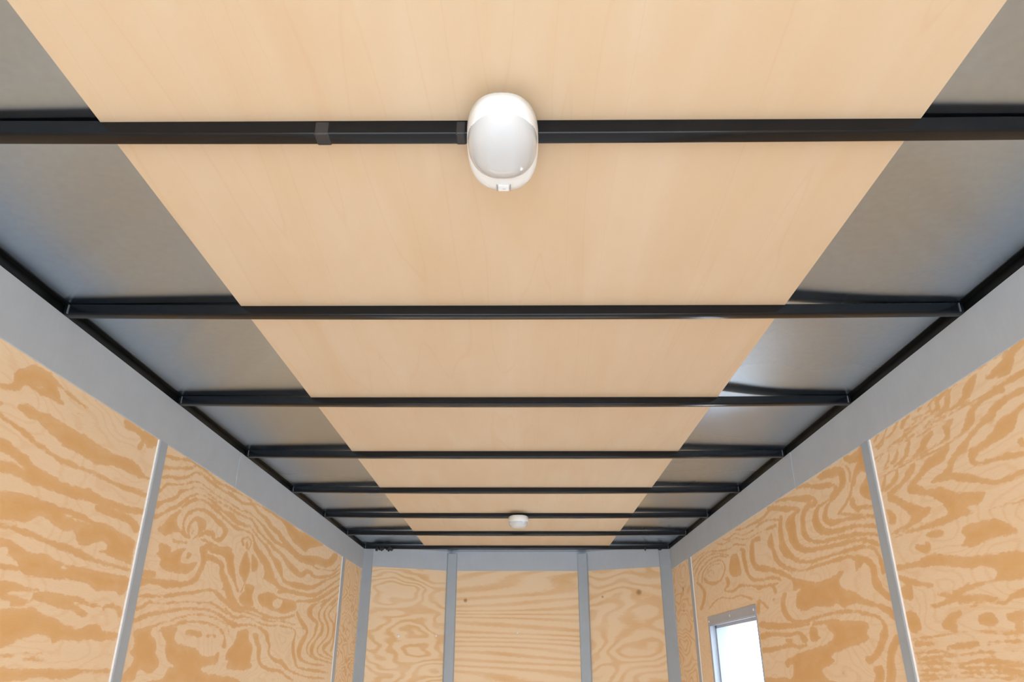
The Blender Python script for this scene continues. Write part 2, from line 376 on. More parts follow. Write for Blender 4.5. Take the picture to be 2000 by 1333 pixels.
  (1,[2758,162,2812,143,2896,141,2991,150,3072,152,3150,143,3216,128,3251,104,3286,84,3284,58,3368,30,3473,18,3552,1,3647,-14,3793,-28,3947,-41,4283,-51,4283,-41,3950,-30,3801,-19,3662,-5,3589,14,3503,36,3390,41,3319,62,3318,85,3291,108,3258,138,3165,152,3076,159,2988,158,2893,152,2825,153,2768,166]),
  (1,[3073,125,3099,101,3138,79,3152,57,3169,32,3222,7,3334,-10,3474,-15,3578,-33,3689,-51,3706,-43,3595,-25,3486,-3,3345,5,3252,18,3206,35,3202,58,3195,84,3154,107,3139,130]),
  (1,[2912,128,3016,135,3038,107,3086,85,3096,62,3092,27,3120,6,3032,-5,2852,-2,2849,24,2821,32,2833,59,2874,79,2897,102]),
  (1,[3092,273,3232,292,3327,284,3473,286,3605,286,3632,255,3546,239,3451,222,3308,223,3195,228,3119,235,3080,253]),
  (-1,[3279,263,3330,277,3404,273,3389,252,3336,238,3275,246]),
  (1,[3333,298,3461,309,3642,318,3818,327,3984,342,4174,398,4413,464,4400,466,4145,404,3961,351,3817,340,3645,333,3459,323,3328,310]),
  (1,[3622,282,3804,300,3956,321,4117,356,4281,401,4442,440,4433,442,4263,405,4094,361,3941,328,3794,310,3615,292]),
  (1,[4197,348,3996,312,3855,285,3816,249,3895,226,4004,212,3997,189,3991,158,3925,129,3874,100,3906,65,4065,43,4337,31,4341,37,4076,51,3932,70,3904,100,3953,126,4021,156,4054,189,4055,220,3953,241,3921,258,3919,277,4014,307,4207,344]),
  (1,[3634,239,3693,205,3771,178,3838,165,3773,138,3728,106,3715,67,3795,35,3997,18,4254,13,4256,22,4004,29,3828,46,3799,69,3811,102,3855,131,3883,166,3842,193,3752,216,3670,246]),
  (1,[4283,363,4115,308,4039,270,4051,236,4123,208,4103,172,4030,137,3951,104,3969,65,4114,44,4413,28,4419,33,4127,52,4024,72,4029,101,4067,133,4168,168,4182,213,4090,241,4075,269,4141,305,4298,361]),
  (1,[4380,366,4189,301,4144,259,4209,228,4261,200,4247,160,4157,129,4082,98,4136,64,4405,44,4413,50,4155,71,4115,97,4186,125,4285,158,4307,202,4259,235,4188,262,4218,299,4396,365]),
  (1,[4449,350,4269,290,4262,257,4367,229,4381,189,4344,148,4196,113,4224,81,4457,54,4471,58,4263,89,4270,105,4387,144,4430,190,4407,234,4293,261,4299,288,4465,348]),
  (1,[4423,286,4411,199,4411,131,4372,93,4406,91,4450,131,4471,200,4504,289]),
 ],
 'R1': [
  (1,[1349,608,1389,601,1419,592,1441,588,1462,581,1486,577,1485,572,1458,565,1421,556,1394,569,1379,589,1342,595]),
  (1,[1405,606,1456,606,1513,601,1550,596,1574,585,1586,569,1629,558,1706,551,1799,549,1797,546,1703,547,1625,553,1573,555,1544,564,1528,578,1508,596,1453,601,1403,601]),
  (1,[1481,607,1552,605,1620,602,1652,587,1662,572,1702,563,1773,554,1856,548,1853,544,1770,550,1697,556,1646,558,1631,576,1615,596,1550,601,1479,604]),
  (1,[1634,604,1692,599,1694,581,1730,575,1797,568,1884,559,1955,554,1951,549,1880,555,1794,564,1726,569,1679,571,1677,588,1630,599]),
  (1,[1686,607,1731,599,1724,586,1775,580,1859,571,1855,567,1770,574,1712,576,1716,590,1682,604]),
  (1,[1744,606,1781,599,1763,585,1807,589,1804,581,1753,578,1770,595,1740,602]),
  (1,[1812,604,1851,598,1874,585,1867,581,1841,591,1808,601]),
  (1,[1883,607,1914,592,1957,581,2013,569,2009,566,1952,577,1903,584,1877,604]),
  (1,[1947,604,1979,587,2025,576,2020,572,1969,581,1941,601]),
  (1,[1997,606,2034,593,2027,588,1992,602]),
  (1,[1373,550,1425,547,1474,549,1527,546,1582,548,1653,548,1731,544,1803,541,1800,537,1729,540,1651,544,1581,544,1525,540,1471,542,1422,539,1369,540]),
  (1,[1449,546,1492,544,1533,541,1567,532,1592,519,1610,503,1649,490,1713,486,1802,489,1887,493,1953,494,2033,490,2031,487,1951,490,1885,489,1800,485,1711,481,1645,485,1597,490,1564,503,1555,523,1526,531,1486,531,1443,530]),
  (1,[1388,520,1441,520,1486,516,1516,506,1556,495,1600,483,1639,471,1663,459,1696,450,1716,434,1747,428,1785,423,1784,417,1735,409,1695,420,1678,439,1652,449,1619,454,1587,471,1546,482,1499,486,1475,501,1434,503,1383,505]),
  (1,[1641,537,1685,530,1685,504,1729,499,1804,499,1880,494,1878,491,1801,494,1726,494,1671,495,1660,517,1633,529]),
  (1,[1739,532,1786,527,1806,510,1846,501,1842,496,1792,499,1764,511,1733,526]),
  (1,[1848,541,1878,526,1891,511,1944,501,1940,497,1880,502,1855,515,1841,538]),
  (1,[1916,538,1935,523,1975,509,2020,503,2017,500,1971,505,1918,513,1907,535]),
  (1,[1962,541,1979,523,2012,508,2007,505,1968,518,1955,538]),
  (1,[1863,559,1938,558,2037,548,2034,545,1936,555,1861,556]),
  (1,[1887,550,1985,548,2036,534,2032,532,1982,545,1885,547]),
  (1,[1401,489,1436,482,1481,479,1521,463,1562,452,1606,448,1618,423,1586,408,1526,404,1480,396,1440,389,1437,398,1478,408,1526,411,1584,417,1597,424,1586,432,1552,437,1507,443,1455,446,1424,469,1394,480]),
  (1,[1684,485,1731,480,1788,476,1825,459,1861,449,1910,422,1831,395,1759,383,1693,364,1604,349,1603,354,1689,371,1750,398,1823,411,1872,425,1842,435,1809,445,1766,450,1708,455,1677,480]),
  (1,[1743,410,1695,402,1642,384,1597,371,1547,358,1496,356,1451,358,1454,369,1498,368,1544,369,1587,384,1629,402,1690,417,1742,421]),
  (1,[1850,486,1892,472,1929,454,2010,441,2000,431,1919,445,1866,456,1840,481]),
  (1,[1938,489,1966,472,2022,454,2016,450,1947,462,1929,486]),
  (1,[2009,487,2027,475,2044,455,2037,452,2008,468,2000,483]),
  (1,[1443,411,1426,409,1430,426,1446,423]),
  (1,[1907,427,1877,440,1821,412,1762,398,1717,378,1661,362,1594,354,1604,339,1638,333,1668,333,1650,321,1717,320,1785,317,1870,319,1962,323,2048,321,1975,331,1880,330,1792,332,1748,338,1774,372,1822,393,1875,408]),
  (1,[2020,422,1956,393,1899,356,1856,367,1902,360,1959,345,2033,339,2031,334,1951,334,1885,342,1815,359,1873,381,1932,406,1996,436]),
  (1,[2043,401,2032,381,2037,365,2004,360,1992,381,2033,404]),
  (1,[1476,314,1517,314,1590,315,1590,313,1517,310,1477,305]),
  (1,[1696,298,1642,298,1583,292,1552,279,1518,260,1528,253,1583,256,1651,254,1699,252,1726,259,1702,272,1713,287]),
  (1,[1927,280,1879,264,1852,282,1873,292,1885,286,1919,290]),
  (1,[1863,299,1796,290,1792,304,1860,310]),
  (1,[2043,255,1954,252,1861,258,1742,238,1630,226,1517,215,1536,172,1601,170,1678,169,1752,160,1797,145,1893,138,1919,144,1839,151,1799,168,1745,176,1663,177,1629,179,1622,194,1671,209,1718,209,1788,220,1851,232,1922,237,2041,240]),
  (1,[2046,220,1989,200,1917,186,1886,186,1883,193,1907,199,1975,213,2033,229]),
  (1,[2046,199,2039,169,1991,170,1990,200]),
  (1,[1869,164,1819,155,1813,164,1864,170]),
  (1,[1784,140,1702,139,1649,136,1645,141,1696,154,1782,153]),
  (1,[1553,150,1598,143,1620,132,1681,138,1741,132,1741,129,1682,133,1621,123,1593,132,1551,134]),
  (1,[1832,124,1793,125,1791,115,1828,104,1813,94,1825,81,1869,86,1883,100,1858,109]),
  (1,[1728,94,1696,88,1675,87,1661,97,1678,111,1722,109]),
  (1,[1625,96,1577,87,1567,109,1619,107]),
  (1,[1610,76,1590,67,1571,91,1600,90]),
  (1,[2061,129,2050,109,2035,87,1989,91,1982,120,2018,140]),
  (1,[2035,70,1922,73,1827,75,1732,73,1647,68,1585,68,1583,73,1645,73,1729,81,1826,81,1921,78,2034,75]),
  (1,[2027,54,1944,57,1941,64,2022,68]),
  (1,[1880,42,1814,44,1754,50,1752,57,1812,60,1879,52]),
  (1,[1719,50,1654,51,1592,52,1591,56,1652,58,1718,55]),
  (1,[2035,36,1938,39,1848,31,1750,33,1662,35,1600,35,1599,38,1661,38,1748,37,1845,36,1935,45,2034,41]),
  (1,[2026,23,1930,26,1836,28,1835,32,1928,31,2024,30]),
  (1,[2031,10,1936,13,1845,9,1758,15,1706,11,1614,6,1609,14,1698,22,1754,25,1842,17,1932,21,2029,18]),
  (1,[2037,-3,1921,-1,1823,3,1736,2,1618,-3,1615,1,1733,8,1821,8,1919,5,2035,3]),
  (1,[2043,-15,1927,-14,1803,-7,1713,-6,1621,-11,1619,-7,1710,-1,1801,-1,1925,-8,2040,-9]),
  (1,[2040,-27,1895,-17,1772,-15,1625,-19,1623,-15,1770,-11,1893,-11,2039,-21]),
 ],
 'R2': [
  (1,[4228,442,4188,481,4063,504,3919,506,3796,495,3752,463,3782,436,3858,414,3972,416,4090,431,4176,457,4209,454,4127,419,3965,397,3834,406,3756,431,3727,461,3784,498,3925,513,4079,510,4213,486,4251,444]),
  (1,[4142,463,4073,489,3944,494,3816,482,3796,460,3784,460,3810,484,3948,498,4084,492,4156,466]),
  (1,[4104,467,4028,477,3970,457,4026,447,4088,459,4092,456,4022,444,3958,456,4028,480,4113,470]),
  (1,[4329,448,4288,488,4133,517,3980,527,3813,517,3694,496,3687,503,3813,523,3991,534,4154,524,4314,493,4353,451]),
  (1,[4397,491,4270,530,4102,548,3938,547,3779,523,3661,500,3654,505,3774,528,3941,553,4117,555,4292,536,4420,495]),
  (1,[4405,529,4239,558,4076,567,3968,564,3769,536,3626,527,3521,531,3368,504,3365,509,3523,537,3633,534,3770,545,3970,570,4087,573,4256,564,4422,533]),
  (1,[4413,567,4254,578,4110,581,4119,586,4265,583,4424,571]),
  (1,[4382,449,4300,418,4245,385,4277,347,4351,308,4295,301,4212,338,4168,381,4241,421,4342,453]),
  (1,[3762,411,3744,381,3806,351,3635,332,3516,344,3369,329,3206,310,3083,302,3065,276,3026,278,3067,309,3202,320,3363,339,3523,355,3646,346,3773,354,3686,373,3701,408]),
  (1,[4140,290,4020,314,3865,324,3684,306,3539,306,3420,285,3358,276,3349,280,3405,294,3537,313,3684,312,3868,332,4036,320,4160,295]),
  (1,[3600,495,3513,490,3478,441,3484,397,3614,397,3673,434,3638,477]),
  (1,[3461,495,3432,490,3446,465,3433,433,3404,389,3330,352,3193,336,3064,329,2972,313,2960,320,3057,344,3192,346,3305,362,3357,389,3369,429,3382,459,3371,489,3442,506]),
  (1,[3165,513,3275,511,3317,470,3320,432,3279,392,3164,368,3058,357,2963,337,2878,312,2795,282,2765,294,2862,318,2948,344,3039,371,3139,391,3221,404,3249,429,3246,460,3228,495,3144,491]),
  (1,[2940,522,3065,527,3182,530,3281,528,3405,541,3496,563,3634,565,3756,572,3879,598,3885,595,3757,567,3627,559,3495,558,3407,536,3277,523,3176,524,3061,522,2934,510]),
  (1,[2868,527,2935,544,3051,560,3159,558,3272,552,3398,559,3503,583,3643,579,3727,595,3731,592,3638,572,3499,578,3398,553,3265,546,3150,551,3047,553,2938,538,2876,521]),
  (1,[2897,525,2917,493,2921,461,2934,429,2884,390,2823,375,2754,358,2738,367,2802,386,2842,398,2879,427,2883,457,2879,487,2869,520]),
  (1,[2944,597,3037,585,3142,578,3261,581,3363,583,3482,596,3480,589,3358,575,3251,571,3127,566,3018,574,2925,586]),
  (1,[3009,499,3067,467,3027,434,3012,399,2954,365,2850,329,2839,332,2933,369,2989,400,2987,432,2985,457,2989,495]),
  (1,[2791,522,2834,499,2816,464,2806,431,2740,398,2719,400,2756,431,2738,457,2746,488,2765,517]),
  (1,[2915,581,2817,546,2727,534,2688,516,2661,527,2718,545,2802,562,2897,590]),
  (1,[3091,251,3065,251,3068,258,3094,258]),
  (1,[2234,603,2171,595,2104,601,2102,532,2142,533,2175,523,2188,508,2225,508,2207,531,2175,554,2156,564,2221,581]),
  (1,[2126,508,2102,517,2107,446,2153,462,2172,481,2158,498]),
  (1,[2259,586,2232,569,2224,550,2232,525,2219,521,2204,546,2221,570,2255,588]),
  (1,[2454,587,2354,565,2299,562,2295,545,2309,527,2369,509,2423,496,2469,474,2471,448,2411,424,2314,419,2218,409,2104,394,2103,401,2216,418,2315,431,2403,442,2428,452,2430,465,2404,488,2348,497,2280,514,2246,535,2261,579,2360,595,2456,601]),
  (1,[2223,508,2250,487,2277,475,2324,461,2350,448,2282,432,2216,416,2114,402,2113,406,2212,424,2276,442,2334,453,2308,452,2264,469,2235,481,2214,505]),
  (1,[2240,475,2254,455,2212,432,2166,430,2105,421,2103,428,2165,441,2200,444,2215,455,2213,469]),
  (1,[2665,601,2555,580,2472,556,2391,542,2344,533,2379,516,2430,508,2497,505,2543,489,2569,461,2529,419,2422,397,2325,392,2228,386,2111,367,2108,375,2226,397,2327,408,2416,415,2479,435,2501,457,2503,478,2480,496,2420,500,2363,507,2315,530,2383,560,2466,571,2549,595,2663,615]),
  (1,[2892,599,2763,578,2648,550,2557,528,2536,532,2621,527,2663,505,2679,470,2677,434,2615,402,2513,383,2381,375,2272,366,2175,356,2110,343,2106,349,2171,363,2270,379,2382,388,2511,396,2594,413,2624,435,2632,464,2619,494,2586,506,2494,514,2533,550,2640,570,2760,592,2893,611]),
  (1,[3003,592,2890,562,2760,538,2697,532,2759,525,2803,493,2808,454,2776,406,2671,377,2555,365,2389,354,2273,349,2186,336,2128,314,2114,322,2176,346,2271,362,2391,369,2555,381,2654,394,2710,416,2727,447,2722,479,2715,510,2659,530,2752,555,2877,582,2991,605]),
  (1,[2878,544,2892,512,2920,478,2918,436,2853,387,2764,355,2644,337,2516,334,2385,332,2254,327,2173,314,2143,291,2137,267,2135,245,2111,245,2113,267,2121,294,2157,324,2253,338,2387,341,2519,344,2643,348,2746,366,2801,395,2854,436,2864,471,2860,507,2845,538]),
  (1,[3030,452,3005,404,2919,359,2814,330,2691,317,2558,317,2408,312,2335,313,2278,293,2297,282,2260,274,2233,303,2331,321,2411,324,2562,327,2692,326,2803,341,2896,365,2962,406,2995,451]),
  (1,[2823,309,2704,286,2600,272,2498,273,2392,282,2387,276,2426,257,2407,232,2328,213,2270,192,2213,176,2157,164,2108,146,2108,121,2150,141,2206,163,2278,173,2356,182,2430,179,2471,191,2537,187,2651,198,2728,191,2766,191,2837,209,2820,248,2771,266,2842,266,2842,290]),
  (1,[2286,299,2226,284,2196,266,2204,245,2201,217,2168,195,2117,171,2096,179,2139,204,2149,222,2161,244,2161,269,2199,297,2274,311]),
  (1,[2291,295,2299,271,2279,269,2265,292]),
  (1,[2961,268,3005,235,2993,187,2898,160,2773,150,2665,158,2545,162,2438,160,2343,154,2263,141,2203,129,2191,109,2217,92,2242,66,2273,46,2339,32,2314,15,2250,35,2201,58,2167,85,2161,111,2190,134,2253,150,2335,164,2435,171,2546,172,2669,167,2772,162,2879,171,2933,194,2950,231,2920,262]),
  (1,[2673,150,2538,149,2433,140,2336,134,2270,120,2299,98,2286,84,2366,69,2469,60,2585,43,2569,26,2615,14,2688,0,2649,-26,2608,-43,3274,-54,3313,-26,3213,-29,3071,-24,2998,-30,2959,10,2986,19,3024,6,3050,23,3022,36,2953,45,2866,57,2766,64,2691,72,2583,83,2543,102,2583,122,2592,137,2678,138,2712,143]),
  (1,[2734,135,2675,126,2674,108,2653,98,2710,87,2751,98]),
  (1,[3298,162,3088,143,2867,140,2749,140,2748,150,2863,156,3075,167,3279,184]),
  (1,[3292,114,3155,121,2987,111,2861,117,2841,99,2829,87,2775,94,2790,108,2852,126,2981,128,3152,139,3303,136]),
  (1,[3294,63,3115,67,2968,79,2880,70,2795,76,2798,85,2874,83,2966,92,3120,84,3295,82]),
  (1,[3007,99,2946,92,2933,104,2997,108]),
  (1,[2134,85,2185,49,2204,22,2217,-6,2230,-35,2196,-37,2161,-7,2159,22,2144,43,2097,76]),
  (1,[2298,4,2289,-12,2313,-35,2268,-40,2234,-12,2243,12]),
  (1,[2532,-11,2523,-15,2504,-9,2513,-5]),
  (1,[3203,378,3069,358,2944,328,2873,311,2851,322,2918,342,3051,370,3179,398]),
  (1,[3262,308,3132,308,3012,305,3013,310,3135,317,3269,320]),
  (1,[3276,217,3253,255,3185,227,3157,233,3270,271,3341,224]),
 ],
}

# ---------------------------------------------------------------- the box of the trailer
XL, XR = -1.0384, 1.0071          # wall faces
Y0, YC, YN = -1.55, 5.10, 5.37    # rear opening, nose corners, nose centre
H = CAM_H
Z_TRIM0, Z_TRIM1 = H + 0.6035, H + 0.7355
Z_SHEET = H + 0.7605
Z_PLY = H + 0.7545
Z_BOW = H + 0.7293
WIN = (3.332, 4.125, H - 0.42, H + 0.214)    # opening in the right wall: y0, y1, z0, z1

def st(o): o['kind'] = 'structure'; return o

# floor (with the nose) and the yard outside
def nose_poly(off=0.0):
    return [(XL - off, Y0), (XR + off, Y0), (XR + off, YC), (0.49, YN + off), (-0.51, YN + off), (XL - off, YC)]
def slab(name, off, z0, z1, mat):
    bm = bmesh.new(); P = nose_poly(off)
    a = [bm.verts.new((x, y, z0)) for x, y in P]; b = [bm.verts.new((x, y, z1)) for x, y in P]
    bm.faces.new(a); bm.faces.new(b[::-1])
    for i in range(len(P)):
        j = (i + 1) % len(P); bm.faces.new((a[i], a[j], b[j], b[i]))
    return st(link(name, bm, mat))
slab('floor', 0.09, -0.06, 0.0, M_FLOOR)
# galvanised roof sheet: slightly oil-canned between the bows, lifted beside the plywood on the window side
def sheet_z(x, y):
    if y > 5.0: return Z_SHEET
    q = math.sin(math.pi * ((y - 0.887) / 0.6125)) ** 2
    d = .0022 * q * math.exp(-((abs(x) - .80) / .13) ** 2) * (1 + .5 * math.sin(y * 2.9 + x * 2))
    d += .0135 * math.exp(-((x - .56) / .155) ** 2) * math.exp(-((y - 1.92) / .50) ** 2)
    e = min(1, max(0, (.985 - abs(x)) / .06))
    return Z_SHEET + d * e
bm = bmesh.new()
gx = axis_x = [-1.13, -1.04] + [-1.0 + i * .02 for i in range(101)] + [1.04, 1.10]
gy = [Y0 + i * .03 for i in range(int((YN + .09 - Y0) / .03) + 1)] + [YN + .09]
rows = [[bm.verts.new((x, y, sheet_z(x, y))) for y in gy] for x in gx]
for a, b in zip(rows, rows[1:]):
    for j in range(len(gy) - 1): bm.faces.new((a[j], a[j+1], b[j+1], b[j]))
bx(bm, -1.13, 1.10, Y0, YN + .09, Z_SHEET + .03, Z_SHEET + .034)
bx(bm, -1.13, 1.10, Y0, Y0 + .01, Z_SHEET + .001, Z_SHEET + .03)
st(link('ceiling', bm, M_ROOF, None, True))
gb = bmesh.new()
vs = [gb.verts.new(p) for p in ((-30, -30, -0.55), (30, -30, -0.55), (30, 30, -0.55), (-30, 30, -0.55))]
gb.faces.new(vs); st(link('ground', gb, M_GROUND))

# outer skins of the walls, the right one with the window hole
wall_left = st(box('wall_left', XL - 0.09, XL - 0.013, Y0, YC, 0, Z_SHEET, M_SKIN))
bm = bmesh.new()
bx(bm, XR + 0.013, XR + 0.09, Y0, WIN[0], 0, Z_SHEET)
bx(bm, XR + 0.013, XR + 0.09, WIN[1], YC, 0, Z_SHEET)
bx(bm, XR + 0.013, XR + 0.09, WIN[0], WIN[1], 0, WIN[2])
bx(bm, XR + 0.013, XR + 0.09, WIN[0], WIN[1], WIN[3], Z_SHEET)
wall_right = st(link('wall_right', bm, M_SKIN))
def wall_seg(bm, a, b, off0, off1, z0, z1):
    """upright slab along the nose from a to b, between two offsets outward of the face line"""
    A, B = Vector((*a, 0)), Vector((*b, 0)); t = (B - A).normalized(); n = Vector((-t.y, t.x, 0))
    if n.y < 0: n = -n
    vs = []
    for P in (A, B):
        for o in (off0, off1):
            for z in (z0, z1): vs.append(bm.verts.new(P + n * o + Vector((0, 0, z))))
    for q in ((0,1,3,2),(4,6,7,5),(0,4,5,1),(2,3,7,6),(0,2,6,4),(1,5,7,3)): bm.faces.new([vs[i] for i in q])
CL, NL, NR, CR = (XL, YC), (-0.475, YN), (0.455, YN), (XR, YC)
bm = bmesh.new()
for a, b in ((CL, NL), (NL, NR), (NR, CR)): wall_seg(bm, a, b, 0.013, 0.07, 0, Z_SHEET)
wall_front = st(link('wall_front', bm, M_SKIN))

# ---------------------------------------------------------------- plywood wall panels with traced grain
def catmull(P, k=4):
    P = np.array(P, float).reshape(-1, 2); n = len(P)
    if n < 4: return P
    out = []
    t = np.linspace(0, 1, k, endpoint=False)[:, None]
    for i in range(n):
        p0, p1, p2, p3 = P[i-1], P[i], P[(i+1) % n], P[(i+2) % n]
        m1 = (p2 - p0) * .5; m2 = (p3 - p1) * .5
        out.append((2*t**3-3*t**2+1)*p1 + (t**3-2*t**2+t)*m1 + (-2*t**3+3*t**2)*p2 + (t**3-t**2)*m2)
    return np.vstack(out)

def signed(pts, poly):
    a = poly; b = np.roll(poly, -1, 0)
    best = np.full(len(pts), 1e9); inside = np.zeros(len(pts), int)
    for p, q in zip(a, b):
        d = q - p; L = d @ d + 1e-12
        t = np.clip(((pts - p) @ d) / L, 0, 1)
        dd = pts - p - t[:, None] * d
        best = np.minimum(best, (dd ** 2).sum(1))
        c = (p[1] > pts[:, 1]) != (q[1] > pts[:, 1])
        if c.any():
            xi = p[0] + (pts[c, 1] - p[1]) / (q[1] - p[1]) * d[0]
            s = (pts[c, 0] < xi) * (1 if q[1] > p[1] else -1)
            inside[c] += s
    r = np.sqrt(best)
    return np.where(inside != 0, r, -r)

def grain_field(Y, Z, key, seed):
    """Y depth, Z height relative to the camera"""
    pts = np.stack([Y, Z], 1)
    f = np.full(len(pts), -0.02)
    for sg, q in GRAIN.get(key, []):
        poly = catmull(np.array(q) / 1000.0)
        lo, hi = poly.min(0) - .02, poly.max(0) + .02
        k = ((pts > lo) & (pts < hi)).all(1)
        if not k.any(): continue
        s = signed(pts[k], poly)
        f[k] = np.maximum(f[k], s) if sg > 0 else np.minimum(f[k], -s)
    # beyond the traced part: ordinary contour grain
    w1 = np.sin(Y * 2.3 + seed) + .6 * np.sin(Y * 5.1 + Z * 4 + seed * 2) + .4 * np.sin(Y * 9.7 - Z * 11 + seed)
    g = .016 * np.sin(Z * 55 + w1 * 2.4 + seed) - .004
    far = np.zeros(len(pts))
    far = np.maximum(far, np.clip((-0.09 - Z) / .03, 0, 1))
    if key in ('L1', 'R1'): far = np.maximum(far, np.clip((1.12 - Y) / .05, 0, 1))
    if not GRAIN.get(key): far[:] = 1
    return f * (1 - far) + g * far

def axis(segs):
    out = [segs[0][0]]
    for a, b, st_ in segs:
        n = max(1, int(round((b - a) / st_)))
        out += [a + (b - a) * i / n for i in range(1, n + 1)]
    return np.array(out)

def panel(x, side, ys, zs, key, seed, parent, label, hole=None, th=0.012):
    """side=+1: face looks towards +x (left wall); -1: towards -x"""
    Y, Z = np.meshgrid(ys, zs, indexing='ij'); ny, nz = Y.shape
    verts = np.stack([np.full(Y.size, x), Y.ravel(), Z.ravel() + H], 1).tolist()
    faces = []
    for i in range(ny - 1):
        for j in range(nz - 1):
            if hole and hole[0] - 1e-4 < ys[i] and ys[i+1] < hole[1] + 1e-4 and hole[2] - 1e-4 < zs[j] and zs[j+1] < hole[3] + 1e-4: continue
            a = i * nz + j; q = (a, a + nz, a + nz + 1, a + 1)
            faces.append(q if side > 0 else q[::-1])
    # plywood edge thickness all round
    def rim(y0, y1, z0, z1):
        b = len(verts)
        for xx in (x, x - side * th):
            verts.extend([(xx, y0, z0 + H), (xx, y1, z0 + H), (xx, y1, z1 + H), (xx, y0, z1 + H)])
        for i in range(4):
            j = (i + 1) % 4; faces.append((b + i, b + j, b + 4 + j, b + 4 + i))
        return b
    rim(ys[0], ys[-1], zs[0], zs[-1])
    if hole: rim(*hole)
    me = bpy.data.meshes.new('plywood_panel'); me.from_pydata(verts, [], faces)
    g = grain_field(Y.ravel(), Z.ravel(), key, seed)
    vals = np.full(len(verts), -0.01); vals[:len(g)] = g
    at = me.attributes.new('grain', 'FLOAT', 'POINT'); at.data.foreach_set('value', vals.astype(np.float32))
    me.materials.append(M_WALL); me.update()
    o = bpy.data.objects.new('plywood_panel', me); COL.objects.link(o); o.parent = parent
    if label: o['label'] = label
    return o

zb, zt = -H + 0.005, 0.70
ZS = axis([(zb, -0.13, 0.05), (-0.13, 0.62, 0.005), (0.62, zt, 0.04)])
panel(XL, 1, axis([(Y0, -0.385, 0.1)]), axis([(zb, zt, 0.02)]), '', 1.0, wall_left, None)
panel(XL, 1, axis([(-0.38, 1.1, 0.03), (1.1, 2.068, 0.0045)]), ZS, 'L1', 2.0, wall_left, 'plywood panel with broad slanting orange grain bands')
panel(XL, 1, axis([(2.072, 4.485, 0.0065)]), ZS, 'L2', 3.0, wall_left, 'plywood panel with knot whorls and ringed contour grain')
panel(XR, -1, axis([(Y0, -0.385, 0.1)]), axis([(zb, zt, 0.02)]), '', 5.0, wall_right, None)
panel(XR, -1, axis([(-0.38, 1.1, 0.03), (1.1, 2.068, 0.0045)]), ZS, 'R1', 6.0, wall_right, 'plywood panel with fanning diagonal grain')
hz = (WIN[0], WIN[1], WIN[2] - H, WIN[3] - H)
ZS2 = axis([(zb, hz[2], 0.05), (hz[2], -0.13, 0.05), (-0.13, hz[3], 0.005), (hz[3], 0.62, 0.005), (0.62, zt, 0.04)])
panel(XR, -1, axis([(2.072, hz[0], 0.0065), (hz[0], hz[1], 0.0065), (hz[1], 4.485, 0.0065)]), ZS2, 'R2', 7.0, wall_right, 'plywood panel with nested contour grain and the window hole', hz)

M_N = [swirl_ply('nose_side_ply_left', 1.0, 2.2, 3.0, 16.0, 2.3, 0.9),
       swirl_ply('nose_ply_left', .9, 2.4, 2.2, 11.0, 4.1, 0.8),
       swirl_ply('nose_ply_centre', .12, 1.4, 1.6, 17.0, 7.7, 0.75, [(-.37, YN, H+.435, .018)], 1.5),
       swirl_ply('nose_ply_right', .7, 1.8, 2.0, 12.0, 9.2, 0.7, [(.80, 5.19, H+.475, .030), (.57, 5.31, H+.455, .012)]),
       swirl_ply('nose_side_ply_right', .8, 2.2, 2.6, 14.0, 12.6, 0.75, [(XR, 4.75, H+.45, .02), (XR, 4.78, H+.33, .014)])]
def flat_panel(a, b, mat, parent, label):
    bm = bmesh.new(); wall_seg(bm, a, b, 0, 0.0125, 0.005, H + .70)
    o = link('plywood_panel', bm, mat, parent); o['label'] = label; return o
box('plywood_panel', XL - .0125, XL, 4.489, 5.09, .005, H + .70, M_N[0], wall_left)['label'] = 'narrow plywood panel beside the left front corner'
box('plywood_panel', XR, XR + .0125, 4.489, 5.09, .005, H + .70, M_N[4], wall_right)['label'] = 'narrow plywood panel beside the right front corner'
fl = flat_panel((-1.03, YC + .004), (-.478, YN), M_N[1], wall_front, 'left angled plywood panel with soft swirling grain')
fc = flat_panel((-.472, YN), (.452, YN), M_N[2], wall_front, 'middle plywood panel with straight fine grain')
fr = flat_panel((.458, YN), (1.0, YC + .004), M_N[3], wall_front, 'right angled plywood panel, darker, with a knot')
def screw(parent, x, y, z, r=.006, nrm=(0, -1, 0)):
    bm = bmesh.new()
    bmesh.ops.create_uvsphere(bm, u_segments=12, v_segments=6, radius=r)
    bmesh.ops.scale(bm, vec=(1, .45, 1) if abs(nrm[1]) > .5 else (.45, 1, 1), verts=bm.verts)
    bmesh.ops.translate(bm, vec=(x, y, z), verts=bm.verts)
    return link('screw', bm, M_SCREW, parent, True)
screw(fl, -.797, 5.214, H + .20, .010); screw(fl, -.56, 5.325, H + .205, .007); screw(fc, -.01, YN - .001, H + .226, .006)

